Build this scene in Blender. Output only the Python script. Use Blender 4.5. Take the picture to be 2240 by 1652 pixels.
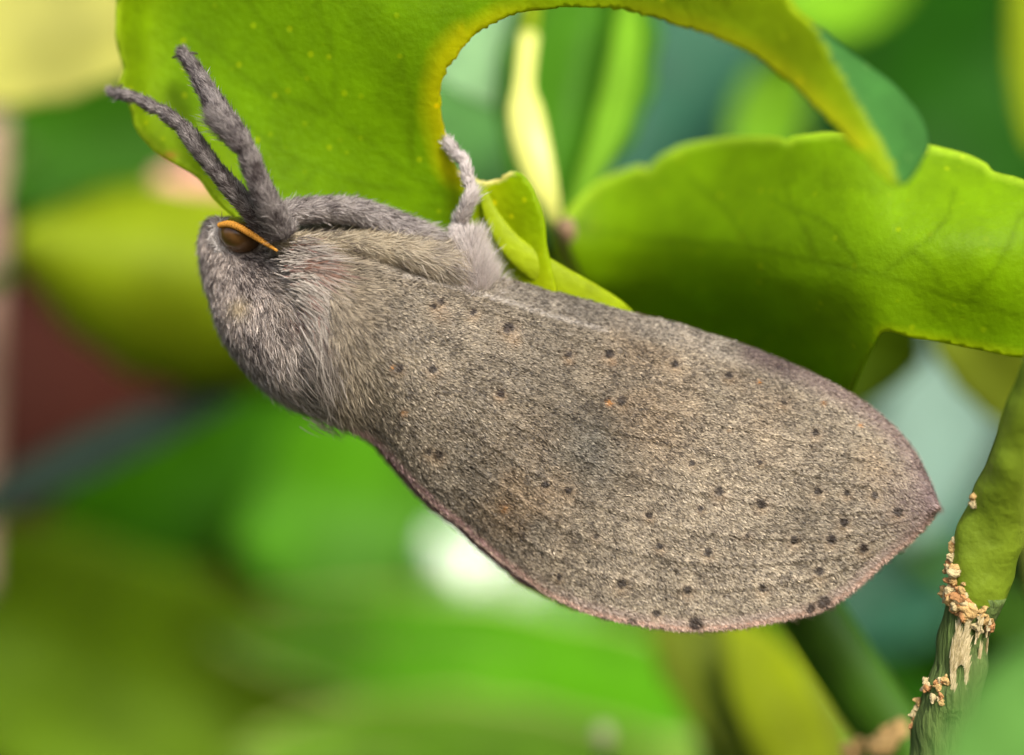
import bpy, math, random
import numpy as np
from mathutils import Vector
from mathutils.geometry import delaunay_2d_cdt

for o in list(bpy.data.objects): bpy.data.objects.remove(o)
sc = bpy.context.scene
col = sc.collection
# one Blender unit is one centimetre
sc.unit_settings.system = 'METRIC'; sc.unit_settings.scale_length = 0.01; sc.unit_settings.length_unit = 'CENTIMETERS'

# ------------------------------------------------------------------ camera
D = 13.9                      # cm from lens to the plane of focus
cam_d = bpy.data.cameras.new('macro_camera'); cam = bpy.data.objects.new('macro_camera', cam_d); col.objects.link(cam)
cam.location = (0, -D, 0); cam.rotation_euler = (math.radians(90), 0, 0)
cam_d.lens = 100; cam_d.sensor_width = 36; cam_d.clip_start = 0.1; cam_d.clip_end = 5000
cam_d.dof.use_dof = True; cam_d.dof.focus_distance = D + 0.03; cam_d.dof.aperture_fstop = 0.125
sc.camera = cam
# ------------------------------------------------------------------ sky and sun
SUN_EL, SUN_AZ = 40, 20       # degrees; azimuth measured from the camera's side towards the left
w = bpy.data.worlds.new('World'); sc.world = w; w.use_nodes = True
nt = w.node_tree; bg = nt.nodes['Background']
sky = nt.nodes.new('ShaderNodeTexSky'); sky.sky_type = 'NISHITA'; sky.sun_disc = False
to_sun = Vector((math.sin(math.radians(SUN_AZ)) * math.cos(math.radians(SUN_EL)),
                 -math.cos(math.radians(SUN_AZ)) * math.cos(math.radians(SUN_EL)), math.sin(math.radians(SUN_EL))))
sky.sun_elevation = math.radians(SUN_EL); sky.sun_rotation = math.atan2(to_sun.x, to_sun.y)
sky.air_density = 1.0; sky.dust_density = 4.0; sky.ozone_density = 1.0
nt.links.new(sky.outputs[0], bg.inputs[0]); bg.inputs[1].default_value = 0.10
sd = bpy.data.lights.new('sun', 'SUN'); sd.energy = 1.5; sd.angle = math.radians(14); sd.color = (1.0, 0.965, 0.89)
sun = bpy.data.objects.new('sun', sd); col.objects.link(sun)
sun.rotation_euler = (-to_sun).to_track_quat('-Z', 'Y').to_euler()
sc.view_settings.view_transform = 'Standard'; sc.view_settings.look = 'None'
sc.view_settings.gamma = 1; sc.view_settings.use_curve_mapping = False
sc.view_settings.exposure = 1.2

# ------------------------------------------------------------------ helpers
rng = np.random.default_rng(7)
S, CX, CY = 448.0, 1120.0, 826.0
def at(px, py, Y=0.0):
    k = (D + Y) / D
    return Vector(((px - CX) / S * k, Y, (CY - py) / S * k))
def srgb(r, g, b):
    f = lambda c: (c / 255 / 12.92) if c / 255 <= 0.04045 else ((c / 255 + 0.055) / 1.055) ** 2.4
    return np.array((f(r), f(g), f(b)))
def tag(o, label=None, cat=None, group=None, kind=None):
    if label: o['label'] = label
    if cat: o['category'] = cat
    if group: o['group'] = group
    if kind: o['kind'] = kind
    return o
def empty(name, loc, label, cat, group=None):
    o = bpy.data.objects.new(name, None); col.objects.link(o); o.location = loc; o.empty_display_size = 0.2
    return tag(o, label, cat, group)
def link(name, me, mat, parent=None, smooth=True):
    o = bpy.data.objects.new(name, me); col.objects.link(o)
    if mat: me.materials.append(mat)
    if smooth: me.polygons.foreach_set('use_smooth', [True] * len(me.polygons))
    if parent:
        o.parent = parent
        p = Vector((0, 0, 0)); q = parent
        while q: p += q.location; q = q.parent
        o.location = -p                       # meshes are written in world coordinates
    return o
def npmesh(name, V, F, colors=None):
    """V (n,3), F (m,k) array of equal polygons -> mesh"""
    V = np.asarray(V, np.float32); F = np.asarray(F, np.int32)
    me = bpy.data.meshes.new(name); n, k = F.shape
    me.vertices.add(len(V)); me.vertices.foreach_set('co', V.ravel())
    me.loops.add(n * k); me.loops.foreach_set('vertex_index', F.ravel())
    me.polygons.add(n); me.polygons.foreach_set('loop_start', np.arange(0, n * k, k, dtype=np.int32))
    me.update(calc_edges=True)
    if colors is not None: set_col(me, colors)
    return me
def set_col(me, colors, name='tint'):
    a = me.color_attributes.new(name, 'FLOAT_COLOR', 'POINT')
    c = np.ones((len(me.vertices), 4), np.float32); c[:, :3] = colors
    a.data.foreach_set('color', c.ravel())
def smooth_path(pts, n, dims=3):
    """Catmull-Rom resample of a list of tuples to n points evenly spaced"""
    P = np.array(pts, float); P = np.vstack([2 * P[0] - P[1], P, 2 * P[-1] - P[-2]])
    out = []
    for i in range(1, len(P) - 2):
        for t in np.linspace(0, 1, 16, endpoint=False):
            a, b, c, d = P[i-1], P[i], P[i+1], P[i+2]
            out.append(0.5 * ((2*b) + (c-a)*t + (2*a-5*b+4*c-d)*t*t + (3*b-a-3*c+d)*t**3))
    out.append(P[-2]); out = np.array(out)
    s = np.r_[0, np.cumsum(np.linalg.norm(np.diff(out[:, :dims], axis=0), axis=1))]
    return np.stack([np.interp(np.linspace(0, s[-1], n), s, out[:, j]) for j in range(out.shape[1])], 1)
def tube(C, R, sides=12, flat=1.0):
    """swept tube along points C (n,3) with radii R; closed ends; flat squeezes along Y"""
    C = np.asarray(C, float); R = np.asarray(R, float); n = len(C)
    T = np.gradient(C, axis=0); T /= np.linalg.norm(T, axis=1)[:, None]
    up = np.tile([0, -1.0, 0], (n, 1)); A = np.cross(T, up); A /= np.linalg.norm(A, axis=1)[:, None] + 1e-9
    B = np.cross(A, T)
    th = np.linspace(0, 2*np.pi, sides, endpoint=False)
    V = C[:, None] + R[:, None, None] * (np.cos(th)[None, :, None]*A[:, None] + flat*np.sin(th)[None, :, None]*B[:, None])
    V = V.reshape(-1, 3); F = []
    for i in range(n-1):
        for j in range(sides):
            k = (j+1) % sides
            F.append((i*sides+j, (i+1)*sides+j, (i+1)*sides+k, i*sides+k))
    V = np.vstack([V, C[0], C[-1]]); a, b = n*sides, n*sides+1
    for j in range(sides):
        k = (j+1) % sides
        F.append((a, j, k, k)); F.append((b, (n-1)*sides+k, (n-1)*sides+j, (n-1)*sides+j))
    me = bpy.data.meshes.new('tube'); me.from_pydata([tuple(v) for v in V], [], [tuple(dict.fromkeys(f)) for f in F])
    me.update(); return me
def vnoise(P, scale, seed=0):
    """cheap smooth value noise, P (n,3) -> (n,) in -1..1"""
    r = np.random.default_rng(seed); tab = r.uniform(-1, 1, (32, 32, 32))
    Q = np.asarray(P) * scale + 100; i = np.floor(Q).astype(int); f = Q - i; f = f*f*(3-2*f)
    o = 0
    for dx in (0, 1):
        for dy in (0, 1):
            for dz in (0, 1):
                wgt = (f[:, 0] if dx else 1-f[:, 0]) * (f[:, 1] if dy else 1-f[:, 1]) * (f[:, 2] if dz else 1-f[:, 2])
                o = o + wgt * tab[(i[:, 0]+dx) % 32, (i[:, 1]+dy) % 32, (i[:, 2]+dz) % 32]
    return o
def mesh_arrays(me):
    V = np.empty(len(me.vertices)*3, np.float32); me.vertices.foreach_get('co', V); V = V.reshape(-1, 3)
    me.calc_loop_triangles(); T = np.empty(len(me.loop_triangles)*3, np.int32); me.loop_triangles.foreach_get('vertices', T)
    return V.astype(float), T.reshape(-1, 3)
def sample(me, n):
    """n random points on a mesh with interpolated smooth normals"""
    V, T = mesh_arrays(me)
    N = np.empty(len(V)*3, np.float32); me.vertices.foreach_get('normal', N); N = N.reshape(-1, 3).astype(float)
    a, b, c = V[T[:, 0]], V[T[:, 1]], V[T[:, 2]]
    ar = np.linalg.norm(np.cross(b-a, c-a), axis=1); i = rng.choice(len(T), n, p=ar/ar.sum())
    u, v = rng.random(n), rng.random(n); s = u+v > 1; u[s], v[s] = 1-u[s], 1-v[s]; w_ = 1-u-v
    P = a[i]*w_[:, None]+b[i]*u[:, None]+c[i]*v[:, None]
    M = N[T[i, 0]]*w_[:, None]+N[T[i, 1]]*u[:, None]+N[T[i, 2]]*v[:, None]
    return P, M/np.linalg.norm(M, axis=1)[:, None]
def px_of(P):
    """world -> plane coordinates of the moth drawing (used for its colour map and hair flow)"""
    k = D / (D + P[:, 1]); return P[:, 0]*k*S + CX, CY - P[:, 2]*k*S
def unit(a): return a / (np.linalg.norm(a, axis=1)[:, None] + 1e-9)
def strands(P, N, Dv, L, W, lift, bend, colr, segs=3, tipfade=None):
    """flat tapering ribbons growing from P along Dv; returns V, F, C"""
    n = len(P); Dv = unit(Dv - (Dv*N).sum(1)[:, None]*N)
    side = np.cross(Dv, N); roll = rng.normal(0, 0.45, n)[:, None]
    sd_ = side*np.cos(roll) + N*np.sin(roll)
    t = np.linspace(0, 1, segs+1); V = np.empty((n, segs+1, 2, 3))
    for j, tt in enumerate(t):
        c = P + Dv*(L*tt)[:, None] + N*(L*(lift*tt - bend*tt*tt))[:, None]
        hw = (W*0.5*max(0.08, (1-tt**2.2)))[:, None]
        V[:, j, 0] = c - sd_*hw; V[:, j, 1] = c + sd_*hw
    base = (np.arange(n)*(segs+1)*2)[:, None]; F = []
    for j in range(segs):
        F.append(np.hstack([base+2*j, base+2*j+1, base+2*j+3, base+2*j+2]))
    F = np.stack(F, 1).reshape(-1, 4)
    C = np.repeat(colr[:, None, :], (segs+1)*2, axis=1).reshape(n, segs+1, 2, 3)
    if tipfade is not None:
        C = C * (1 + (tipfade-1)*t[None, :, None, None])
    return V.reshape(-1, 3), F, C.reshape(-1, 3)

# ------------------------------------------------------------------ materials
def new_mat(name):
    m = bpy.data.materials.new(name); m.use_nodes = True; n = m.node_tree.nodes; l = m.node_tree.links
    return m, n, l, n['Principled BSDF'], n['Material Output']
def rgba(c): return (float(c[0]), float(c[1]), float(c[2]), 1.0)
def leaf_material(name, base, trans, tfac=0.35, rough=0.5, spec=0.12, mottle=0.25, scale=1.0, glands=0.0, edge=None, attr=False, dark_under=None):
    m, n, l, p, out = new_mat(name)
    tc = n.new('ShaderNodeTexCoord')
    no = n.new('ShaderNodeTexNoise'); no.inputs['Scale'].default_value = 1.6*scale; no.inputs['Detail'].default_value = 5
    l.new(tc.outputs['Object'], no.inputs['Vector'])
    mx = n.new('ShaderNodeMix'); mx.data_type = 'RGBA'
    rmp = n.new('ShaderNodeMapRange'); rmp.inputs[1].default_value = 0.35; rmp.inputs[2].default_value = 0.7
    l.new(no.outputs[0], rmp.inputs[0]); l.new(rmp.outputs[0], mx.inputs[0])
    b = np.array(base); mx.inputs[6].default_value = rgba(b*(1-mottle)); mx.inputs[7].default_value = rgba(b*(1+mottle))
    c_out = mx.outputs[2]
    if glands:
        vo = n.new('ShaderNodeTexVoronoi'); vo.inputs['Scale'].default_value = 11
        l.new(tc.outputs['Object'], vo.inputs['Vector'])
        g = n.new('ShaderNodeMapRange'); g.inputs[1].default_value = 0.10; g.inputs[2].default_value = 0.24; g.inputs[3].default_value = 1; g.inputs[4].default_value = 0
        l.new(vo.outputs['Distance'], g.inputs[0])
        sel = n.new('ShaderNodeMapRange'); sel.inputs[1].default_value = 0.45; sel.inputs[2].default_value = 0.9
        sp = n.new('ShaderNodeSeparateColor'); l.new(vo.outputs['Color'], sp.inputs[0]); l.new(sp.outputs[0], sel.inputs[0])
        mu = n.new('ShaderNodeMath'); mu.operation = 'MULTIPLY'; l.new(g.outputs[0], mu.inputs[0]); l.new(sel.outputs[0], mu.inputs[1])
        mu2 = n.new('ShaderNodeMath'); mu2.operation = 'MULTIPLY'; l.new(mu.outputs[0], mu2.inputs[0]); mu2.inputs[1].default_value = glands
        gm = n.new('ShaderNodeMix'); gm.data_type = 'RGBA'; l.new(mu2.outputs[0], gm.inputs[0]); l.new(c_out, gm.inputs[6])
        gm.inputs[7].default_value = rgba(b*np.array((2.6, 1.7, 2.0))); c_out = gm.outputs[2]
    if attr:
        at_ = n.new('ShaderNodeAttribute'); at_.attribute_name = 'tint'
        ml = n.new('ShaderNodeMix'); ml.data_type = 'RGBA'; ml.blend_type = 'MULTIPLY'; ml.inputs[0].default_value = 1
        l.new(c_out, ml.inputs[6]); l.new(at_.outputs['Color'], ml.inputs[7]); c_out = ml.outputs[2]
    l.new(c_out, p.inputs['Base Color'])
    p.inputs['Roughness'].default_value = rough; p.inputs['Specular IOR Level'].default_value = spec
    fn = n.new('ShaderNodeTexNoise'); fn.inputs['Scale'].default_value = 26; fn.inputs['Detail'].default_value = 4
    l.new(tc.outputs['Object'], fn.inputs['Vector'])
    bu = n.new('ShaderNodeBump'); bu.inputs['Strength'].default_value = 0.22; bu.inputs['Distance'].default_value = 0.03
    l.new(fn.outputs[0], bu.inputs['Height']); l.new(bu.outputs[0], p.inputs['Normal'])
    tr = n.new('ShaderNodeBsdfTranslucent')
    tm = n.new('ShaderNodeMix'); tm.data_type = 'RGBA'; tm.blend_type = 'MULTIPLY'; tm.inputs[0].default_value = 1
    sc_ = np.array(trans)/np.maximum(b, 1e-4)
    l.new(c_out, tm.inputs[6]); tm.inputs[7].default_value = rgba(sc_); l.new(tm.outputs[2], tr.inputs[0])
    ms = n.new('ShaderNodeMixShader'); ms.inputs[0].default_value = tfac
    l.new(p.outputs[0], ms.inputs[1]); l.new(tr.outputs[0], ms.inputs[2]); l.new(ms.outputs[0], out.inputs[0])
    return m
def simple(name, c, rough=0.6, spec=0.4, noise=0.25, nscale=8, bump=0.3, bdist=0.02):
    m, n, l, p, out = new_mat(name)
    tc = n.new('ShaderNodeTexCoord'); no = n.new('ShaderNodeTexNoise'); no.inputs['Scale'].default_value = nscale; no.inputs['Detail'].default_value = 6
    l.new(tc.outputs['Object'], no.inputs['Vector'])
    mx = n.new('ShaderNodeMix'); mx.data_type = 'RGBA'; l.new(no.outputs[0], mx.inputs[0])
    c = np.array(c); mx.inputs[6].default_value = rgba(c*(1-noise)); mx.inputs[7].default_value = rgba(c*(1+noise)); l.new(mx.outputs[2], p.inputs['Base Color'])
    p.inputs['Roughness'].default_value = rough; p.inputs['Specular IOR Level'].default_value = spec
    bu = n.new('ShaderNodeBump'); bu.inputs['Strength'].default_value = bump; bu.inputs['Distance'].default_value = bdist
    l.new(no.outputs[0], bu.inputs['Height']); l.new(bu.outputs[0], p.inputs['Normal'])
    return m
def fur_material(name, rough=0.55, trans=0.25, spec=0.35):
    m, n, l, p, out = new_mat(name)
    a = n.new('ShaderNodeAttribute'); a.attribute_name = 'tint'; l.new(a.outputs['Color'], p.inputs['Base Color'])
    p.inputs['Roughness'].default_value = rough; p.inputs['Specular IOR Level'].default_value = spec
    tr = n.new('ShaderNodeBsdfTranslucent'); l.new(a.outputs['Color'], tr.inputs[0])
    ms = n.new('ShaderNodeMixShader'); ms.inputs[0].default_value = trans
    l.new(p.outputs[0], ms.inputs[1]); l.new(tr.outputs[0], ms.inputs[2]); l.new(ms.outputs[0], out.inputs[0])
    return m
M = {}
M['hero'] = leaf_material('young_citrus_leaf', (0.160, 0.320, 0.001), (0.30, 0.50, 0.001), 0.40, 0.5, 0.10, 0.14, 2.0, 0.6, attr=True)
M['right'] = leaf_material('mature_citrus_leaf', (0.20, 0.37, 0.002), (0.36, 0.55, 0.002), 0.40, 0.5, 0.10, 0.15, 2.2, 0.4, attr=True)
M['lime'] = leaf_material('lime_leaf', (0.27, 0.36, 0.008), (0.40, 0.55, 0.02), 0.40)
M['paleyellow'] = leaf_material('pale_yellow_leaf', (0.46, 0.46, 0.10), (0.60, 0.56, 0.10), 0.40, 0.5)
M['olive'] = leaf_material('olive_leaf', (0.16, 0.21, 0.012), (0.28, 0.34, 0.015), 0.35)
M['green'] = leaf_material('green_leaf', (0.09, 0.32, 0.002), (0.16, 0.45, 0.003), 0.35, 0.42)
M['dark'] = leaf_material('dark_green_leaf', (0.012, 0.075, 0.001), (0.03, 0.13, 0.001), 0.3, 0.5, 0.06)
M['gloss'] = leaf_material('glossy_dark_leaf', (0.05, 0.21, 0.01), (0.09, 0.30, 0.01), 0.25, 0.30, 0.8)
M['mint'] = leaf_material('pale_leaf_underside', (0.24, 0.42, 0.20), (0.32, 0.52, 0.22), 0.4, 0.5)
M['fresh'] = leaf_material('fresh_green_leaf', (0.17, 0.40, 0.08), (0.24, 0.5, 0.10), 0.35, 0.4)
M['glaze'] = leaf_material('waxy_leaf', (0.06, 0.23, 0.015), (0.09, 0.30, 0.01), 0.2, 0.2, 1.0)
M['olivelime'] = leaf_material('olive_lime_leaf', (0.15, 0.275, 0.002), (0.24, 0.38, 0.003), 0.35)
M['teal'] = leaf_material('blue_green_leaf', (0.03, 0.12, 0.065), (0.05, 0.15, 0.07), 0.3, 0.4)
M['green2'] = leaf_material('mid_green_leaf', (0.05, 0.17, 0.004), (0.1, 0.28, 0.005), 0.3)
M['hole'] = leaf_material('soft_green_leaf', (0.10, 0.27, 0.06), (0.15, 0.36, 0.07), 0.35)
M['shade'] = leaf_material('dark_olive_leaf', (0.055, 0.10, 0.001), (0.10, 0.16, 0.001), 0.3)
M['fresh2'] = leaf_material('light_green_leaf', (0.17, 0.38, 0.012), (0.26, 0.5, 0.02), 0.35)
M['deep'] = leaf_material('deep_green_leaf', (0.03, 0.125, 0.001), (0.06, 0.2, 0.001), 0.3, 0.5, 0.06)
M['sky_tint'] = leaf_material('sky_tinted_leaf', (0.27, 0.42, 0.34), (0.30, 0.45, 0.36), 0.35, 0.5)  # sky reflection put into the leaf colour as a matt pale blue green
M['yellow'] = leaf_material('yellow_leaf', (0.33, 0.42, 0.006), (0.48, 0.56, 0.01), 0.42, 0.45)
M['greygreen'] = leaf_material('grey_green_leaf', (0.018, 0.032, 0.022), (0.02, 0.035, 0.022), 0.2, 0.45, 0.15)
M['midrib'] = simple('pale_midrib', (0.36, 0.46, 0.08), 0.45, 0.5, 0.15)
M['petiole'] = leaf_material('yellow_petiole', (0.33, 0.43, 0.006), (0.48, 0.58, 0.008), 0.35, 0.5, 0.15, 0.22, 4, 0.5)
M['winged'] = simple('pale_winged_petiole', (0.66, 0.68, 0.16), 0.4, 0.5, 0.12, 3, 0.1)
M['stem'] = simple('green_stem', (0.05, 0.14, 0.006), 0.5, 0.4, 0.4, 4)
M['twig'] = simple('brown_twig', (0.25, 0.16, 0.09), 0.7, 0.3, 0.3, 6)
M['crust'] = simple('orange_crust', (0.52, 0.34, 0.13), 0.75, 0.25, 0.7, 30, 0.9, 0.03)
M['crust2'] = simple('pale_crust', (0.52, 0.42, 0.22), 0.8, 0.2, 0.5, 30, 0.9, 0.03)
M['crust3'] = simple('brown_crust', (0.42, 0.21, 0.08), 0.75, 0.25, 0.6, 30, 0.9, 0.03)
M['terracotta'] = simple('terracotta', (0.045, 0.009, 0.004), 0.8, 0.2, 0.3, 1)
M['pink'] = simple('pink_petal', (0.80, 0.36, 0.32), 0.6, 0.3, 0.15, 3)
M['stake'] = simple('weathered_stake', (0.50, 0.33, 0.24), 0.8, 0.2, 0.3, 3)
M['bud'] = simple('pale_bud', (0.72, 0.72, 0.38), 0.5, 0.4, 0.1, 4)
M['soil'] = simple('garden_soil', (0.05, 0.045, 0.02), 0.95, 0.1, 0.5, 0.3, 0.8, 0.5)
M['hedge'] = leaf_material('hedge_leaf', (0.03, 0.13, 0.006), (0.06, 0.2, 0.008), 0.3, 0.4)
M['fur'] = fur_material('moth_hair')
M['scale'] = fur_material('moth_scales', 0.5, 0.12, 0.45)
M['skin'] = fur_material('moth_skin', 0.8, 0.0, 0.2)
M['eye'] = simple('brown_eye', (0.12, 0.058, 0.016), 0.2, 0.5, 0.3, 30, 0.05, 0.002)
M['antenna'] = simple('orange_antenna', (0.55, 0.25, 0.035), 0.7, 0.2, 0.2, 20)

# ------------------------------------------------------------------ setting: soil and the hedge behind
g = 80
V = [(-3000, -3000, -62), (3000, -3000, -62), (3000, 3000, -62), (-3000, 3000, -62)]
me = npmesh('ground', V, [(0, 1, 2, 3)]); tag(link('ground', me, M['soil']), kind='structure')

def quad_leaves(n, lo, hi, size, nm):
    P = rng.uniform(lo, hi, (n, 3)); d = unit(rng.normal(0, 1, (n, 3)) + np.array([0, -0.2, -0.3]))
    up = unit(np.array([0, -0.7, 0.9]) + rng.normal(0, 0.45, (n, 3))); s_ = unit(np.cross(d, up)); nn = np.cross(s_, d)
    L = size*rng.uniform(0.6, 1.2, n); V_ = np.empty((n, 6, 3))
    prof = [(0, 0, 0), (0.35, 0.24, .05), (0.75, 0.2, .03), (1, 0, -.08), (0.75, -0.2, .03), (0.35, -0.24, .05)]
    for j, (a, b, c) in enumerate(prof):
        V_[:, j] = P + d*(L*a)[:, None] + s_*(L*b)[:, None] + nn*(L*c)[:, None]
    b0 = (np.arange(n)*6)[:, None]
    F_ = np.stack([b0+np.array([[0, 1, 2, 3]]), b0+np.array([[0, 3, 4, 5]])], 1).reshape(-1, 4)
    return npmesh(nm, V_.reshape(-1, 3), F_)
me = quad_leaves(9000, (-60, 16, -62), (60, 34, 34), 6.5, 'hedge')
tag(link('hedge', me, M['hedge']), 'dense dark green hedge blurred far behind the branches', 'hedge', kind='stuff')

# ------------------------------------------------------------------ generic leaf (background): blade > midrib
def leaf(parent, base, tip, width, tilt, mat, fold=0.25, curl=0.15, wave=0.04, name='leaf', label=None, prof=0.9, rib=None, ribr=0.03, thick=0.03, pet=0.0, cup=0.0, rim=0.0, seed=0, nu=30, nv=14, skew=0.0):
    """base/tip = (px,py,Y); width = blade width in the same px; tilt turns the face up (+) or down (-)"""
    A, B = at(*base), at(*tip); Lv = B - A; L = Lv.length; X = Lv.normalized()
    N0 = Vector((0, -1, 0)); N0 = (N0 - X*N0.dot(X)).normalized(); U0 = X.cross(N0)
    if U0.z < 0: U0 = -U0
    a = math.radians(tilt); N_ = (N0*math.cos(a) + Vector(U0)*math.sin(a)); W_ = U0*math.cos(a) - N0*math.sin(a)
    hw = width/S*0.5*(1+(base[2]+tip[2])/2/D)
    r = np.random.default_rng(seed+abs(int(base[0]))); ph = r.uniform(0, 6, 4)
    u = np.linspace(0, 1, nu); v = np.linspace(-1, 1, nv)
    Ug, Vg = np.meshgrid(u, v, indexing='ij')
    wp = np.clip(np.sin(np.pi*Ug**prof), 0, 1)**0.75*hw*(1+0.03*np.sin(Ug*38+ph[0]))
    wp = np.maximum(wp, 0.012)
    h = -cup*wp*Vg**2 + np.abs(Vg)*wp*fold - curl*L*(Ug-0.3)**2 + wave*hw*np.sin(Ug*9+ph[1])*Vg + 0.05*hw*np.sin(Ug*26+ph[2])*np.abs(Vg)*(1-np.abs(Vg))
    Av, Xv, Wv, Nv = [np.array(q) for q in (A, X, W_, N_)]
    P = Av + Xv*(Ug*L)[..., None] + Wv*(Vg*wp + skew*L*Ug*(1-Ug))[..., None] + Nv*h[..., None]
    I = np.arange(nu*nv).reshape(nu, nv); F = np.stack([I[:-1, :-1], I[1:, :-1], I[1:, 1:], I[:-1, 1:]], -1).reshape(-1, 4)
    o = link(name, npmesh(name, P.reshape(-1, 3), F), mat, parent)
    md = o.modifiers.new('thickness', 'SOLIDIFY'); md.thickness = thick; md.offset = 0
    if label: o['label'] = label
    if rim:
        for k_ in (0, nv-1): link('margin', tube(P[1:-1, k_], np.full(nu-2, rim), 6), M['midrib'], o)
    if rib:
        ui = np.linspace(0.0, 0.97, 26); hh = -curl*L*(ui-0.3)**2
        C = Av + Xv*(ui*L)[:, None] + Wv*(skew*L*ui*(1-ui))[:, None] + Nv*(hh)[:, None]
        link(rib, tube(C, ribr*(1-0.8*ui)+0.004, 8), M['midrib'], o)
    if pet:
        C = np.array([A - X*pet*q - Vector((0, 0, 1))*0.15*pet*q*q for q in np.linspace(0, 1, 6)])
        link('petiole', tube(C, np.full(6, 0.05), 8), M['stem'], o)
    return o
def twig(name, parent, pts, r0, r1, mat, n=24, sides=12):
    P = smooth_path([tuple(at(*q)) for q in pts], n)
    return link(name, tube(P, np.linspace(r0, r1, n), sides), mat, parent)
def branch(name, pts, r0, r1, mat, label, cat='branch', group=None):
    e = empty(name, at(*pts[0]), label, cat, group); twig('stem', e, pts, r0, r1, mat); return e

# ------------------------------------------------------------------ leaves with an outline of their own
def sstep(a, b, x): t = np.clip((np.asarray(x, float)-a)/(b-a), 0, 1); return t*t*(3-2*t)
def seg_dist(p, poly):
    """distance from points p (n,2) to an open polyline"""
    poly = np.asarray(poly, float); d = np.full(len(p), 1e9)
    for a, b in zip(poly[:-1], poly[1:]):
        ab = b-a; t = np.clip(((p-a)@ab)/(ab@ab+1e-9), 0, 1); d = np.minimum(d, np.linalg.norm(p-(a+t[:, None]*ab), axis=1))
    return d
def blade(name, outline, yfun, tint, mat, parent, step=13, thick=0.028, crenate=0.0, ragged=None):
    """flat outline in the leaf's own plane, filled with a fine grid and bent by yfun"""
    cl = list(outline) + [outline[0]]
    n = int(sum(math.dist(a, b) for a, b in zip(cl[:-1], cl[1:]))/step)
    B = smooth_path(cl, n, 2)[:-1]
    if crenate:
        c = B.mean(0); T = np.roll(B, -1, 0)-np.roll(B, 1, 0); T /= np.linalg.norm(T, axis=1)[:, None]+1e-9
        s_ = np.arange(len(B))*step; B = B + np.stack([-T[:, 1], T[:, 0]], 1)*(crenate*np.abs(np.sin(s_/34.0)))[:, None]
    if ragged is not None:
        dd = seg_dist(B, ragged); k = dd < 12; B[k] += rng.normal(0, 1.6, (k.sum(), 2))
    lo, hi = B.min(0), B.max(0); gx, gy = np.meshgrid(np.arange(lo[0], hi[0], step), np.arange(lo[1], hi[1], step))
    G = np.stack([gx.ravel(), gy.ravel()], 1) + rng.uniform(-2, 2, (gx.size, 2))
    ins = np.zeros(len(G), bool); x0, y0 = B[:, 0], B[:, 1]; x1, y1 = np.roll(x0, -1), np.roll(y0, -1)
    for a, b, c, d in zip(x0, y0, x1, y1):
        if b != d: ins ^= ((b > G[:, 1]) != (d > G[:, 1])) & (G[:, 0] < (c-a)*(G[:, 1]-b)/(d-b)+a)
    G = G[ins]; G = G[seg_dist(G, np.vstack([B, B[:1]])) > step*0.55]
    pts = [Vector(p) for p in np.vstack([B, G])]; m = len(B)
    v2, _, f2, *_ = delaunay_2d_cdt(pts, [(i, (i+1) % m) for i in range(m)], [], 1, 1e-6)
    p2 = np.array([tuple(v) for v in v2]); Y = yfun(p2[:, 0], p2[:, 1]); k = (D+Y)/D
    V = np.stack([(p2[:, 0]-CX)/S*k, Y, (CY-p2[:, 1])/S*k], 1)
    me = npmesh(name, V, np.array([tuple(f) for f in f2 if len(f) == 3])); set_col(me, tint(p2))
    o = link(name, me, mat, parent)
    md = o.modifiers.new('thickness', 'SOLIDIFY'); md.thickness = thick; md.offset = 0
    return o, B
# --- the bitten leaf the moth clings to
bite = [(1120, 376), (1095, 389), (1062, 399), (1040, 393), (1005, 374), (985, 335), (972, 285), (962, 235), (962, 190), (985, 140), (1030, 82), (1100, 38), (1180, 20),
        (1300, 14), (1400, 28), (1480, 52), (1560, 78), (1640, 112), (1720, 170), (1800, 245), (1870, 320), (1930, 385), (1962, 405)]
outer = [(300, -160), (262, -20), (254, 60), (260, 100), (272, 150), (264, 188), (285, 228), (296, 272), (318, 308), (350, 340), (395, 364), (430, 386), (468, 432), (520, 480),
         (600, 530), (700, 580), (820, 620), (950, 640), (1060, 655), (1150, 660), (1215, 650), (1205, 590), (1196, 540), (1188, 480), (1168, 420), (1143, 385)]
tipside = [(1985, 395), (2012, 350), (2028, 310), (1998, 240), (1930, 172), (1850, 115), (1785, 60), (1740, 20), (1700, -40), (1600, -140), (1400, -200), (1000, -240), (600, -230)]
crease = [(1740, -20), (1800, 90), (1850, 180), (1905, 280), (1945, 350), (1965, 402)]
def y_hero(px, py):
    f = sstep(960, 1990, px)*sstep(440, 190, py-np.maximum(0, px-1300)*0.62)
    Y = 0.34 - 1.3*f - 0.18*sstep(350, -150, py)*sstep(300, 900, px)
    Y = Y + 0.10*np.sin(px/210.0)*np.sin(py/170.0+1) + 0.10*sstep(330, 250, px)
    cr = seg_dist(np.stack([px, py], 1), crease); right = px > np.interp(py, [c[1] for c in crease], [c[0] for c in crease])
    Y = Y + np.where(right & (px > 1650), cr/448*1.5, 0)
    Y = Y - 0.10*sstep(1090, 1200, px)*sstep(330, 450, py)*sstep(1400, 1250, px)
    return Y
def wavy(pts, seed):
    q = smooth_path(pts, 24, 2); r = np.random.default_rng(seed); q[1:-1] += np.cumsum(r.normal(0, 2.2, (22, 2)), 0)*0.8; return q
def near_spot(p, x, y, r): return np.exp(-((p[:, 0]-x)**2/(1.6*r*r)+(p[:, 1]-y)**2/(.5*r*r)))
def veins_on(p, lines, width, depth):
    k = np.ones(len(p))
    for j, l_ in enumerate(lines): k = np.minimum(k, 1-depth*np.exp(-(seg_dist(p, wavy(l_, j))/width)**2))
    return k[:, None]
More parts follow.
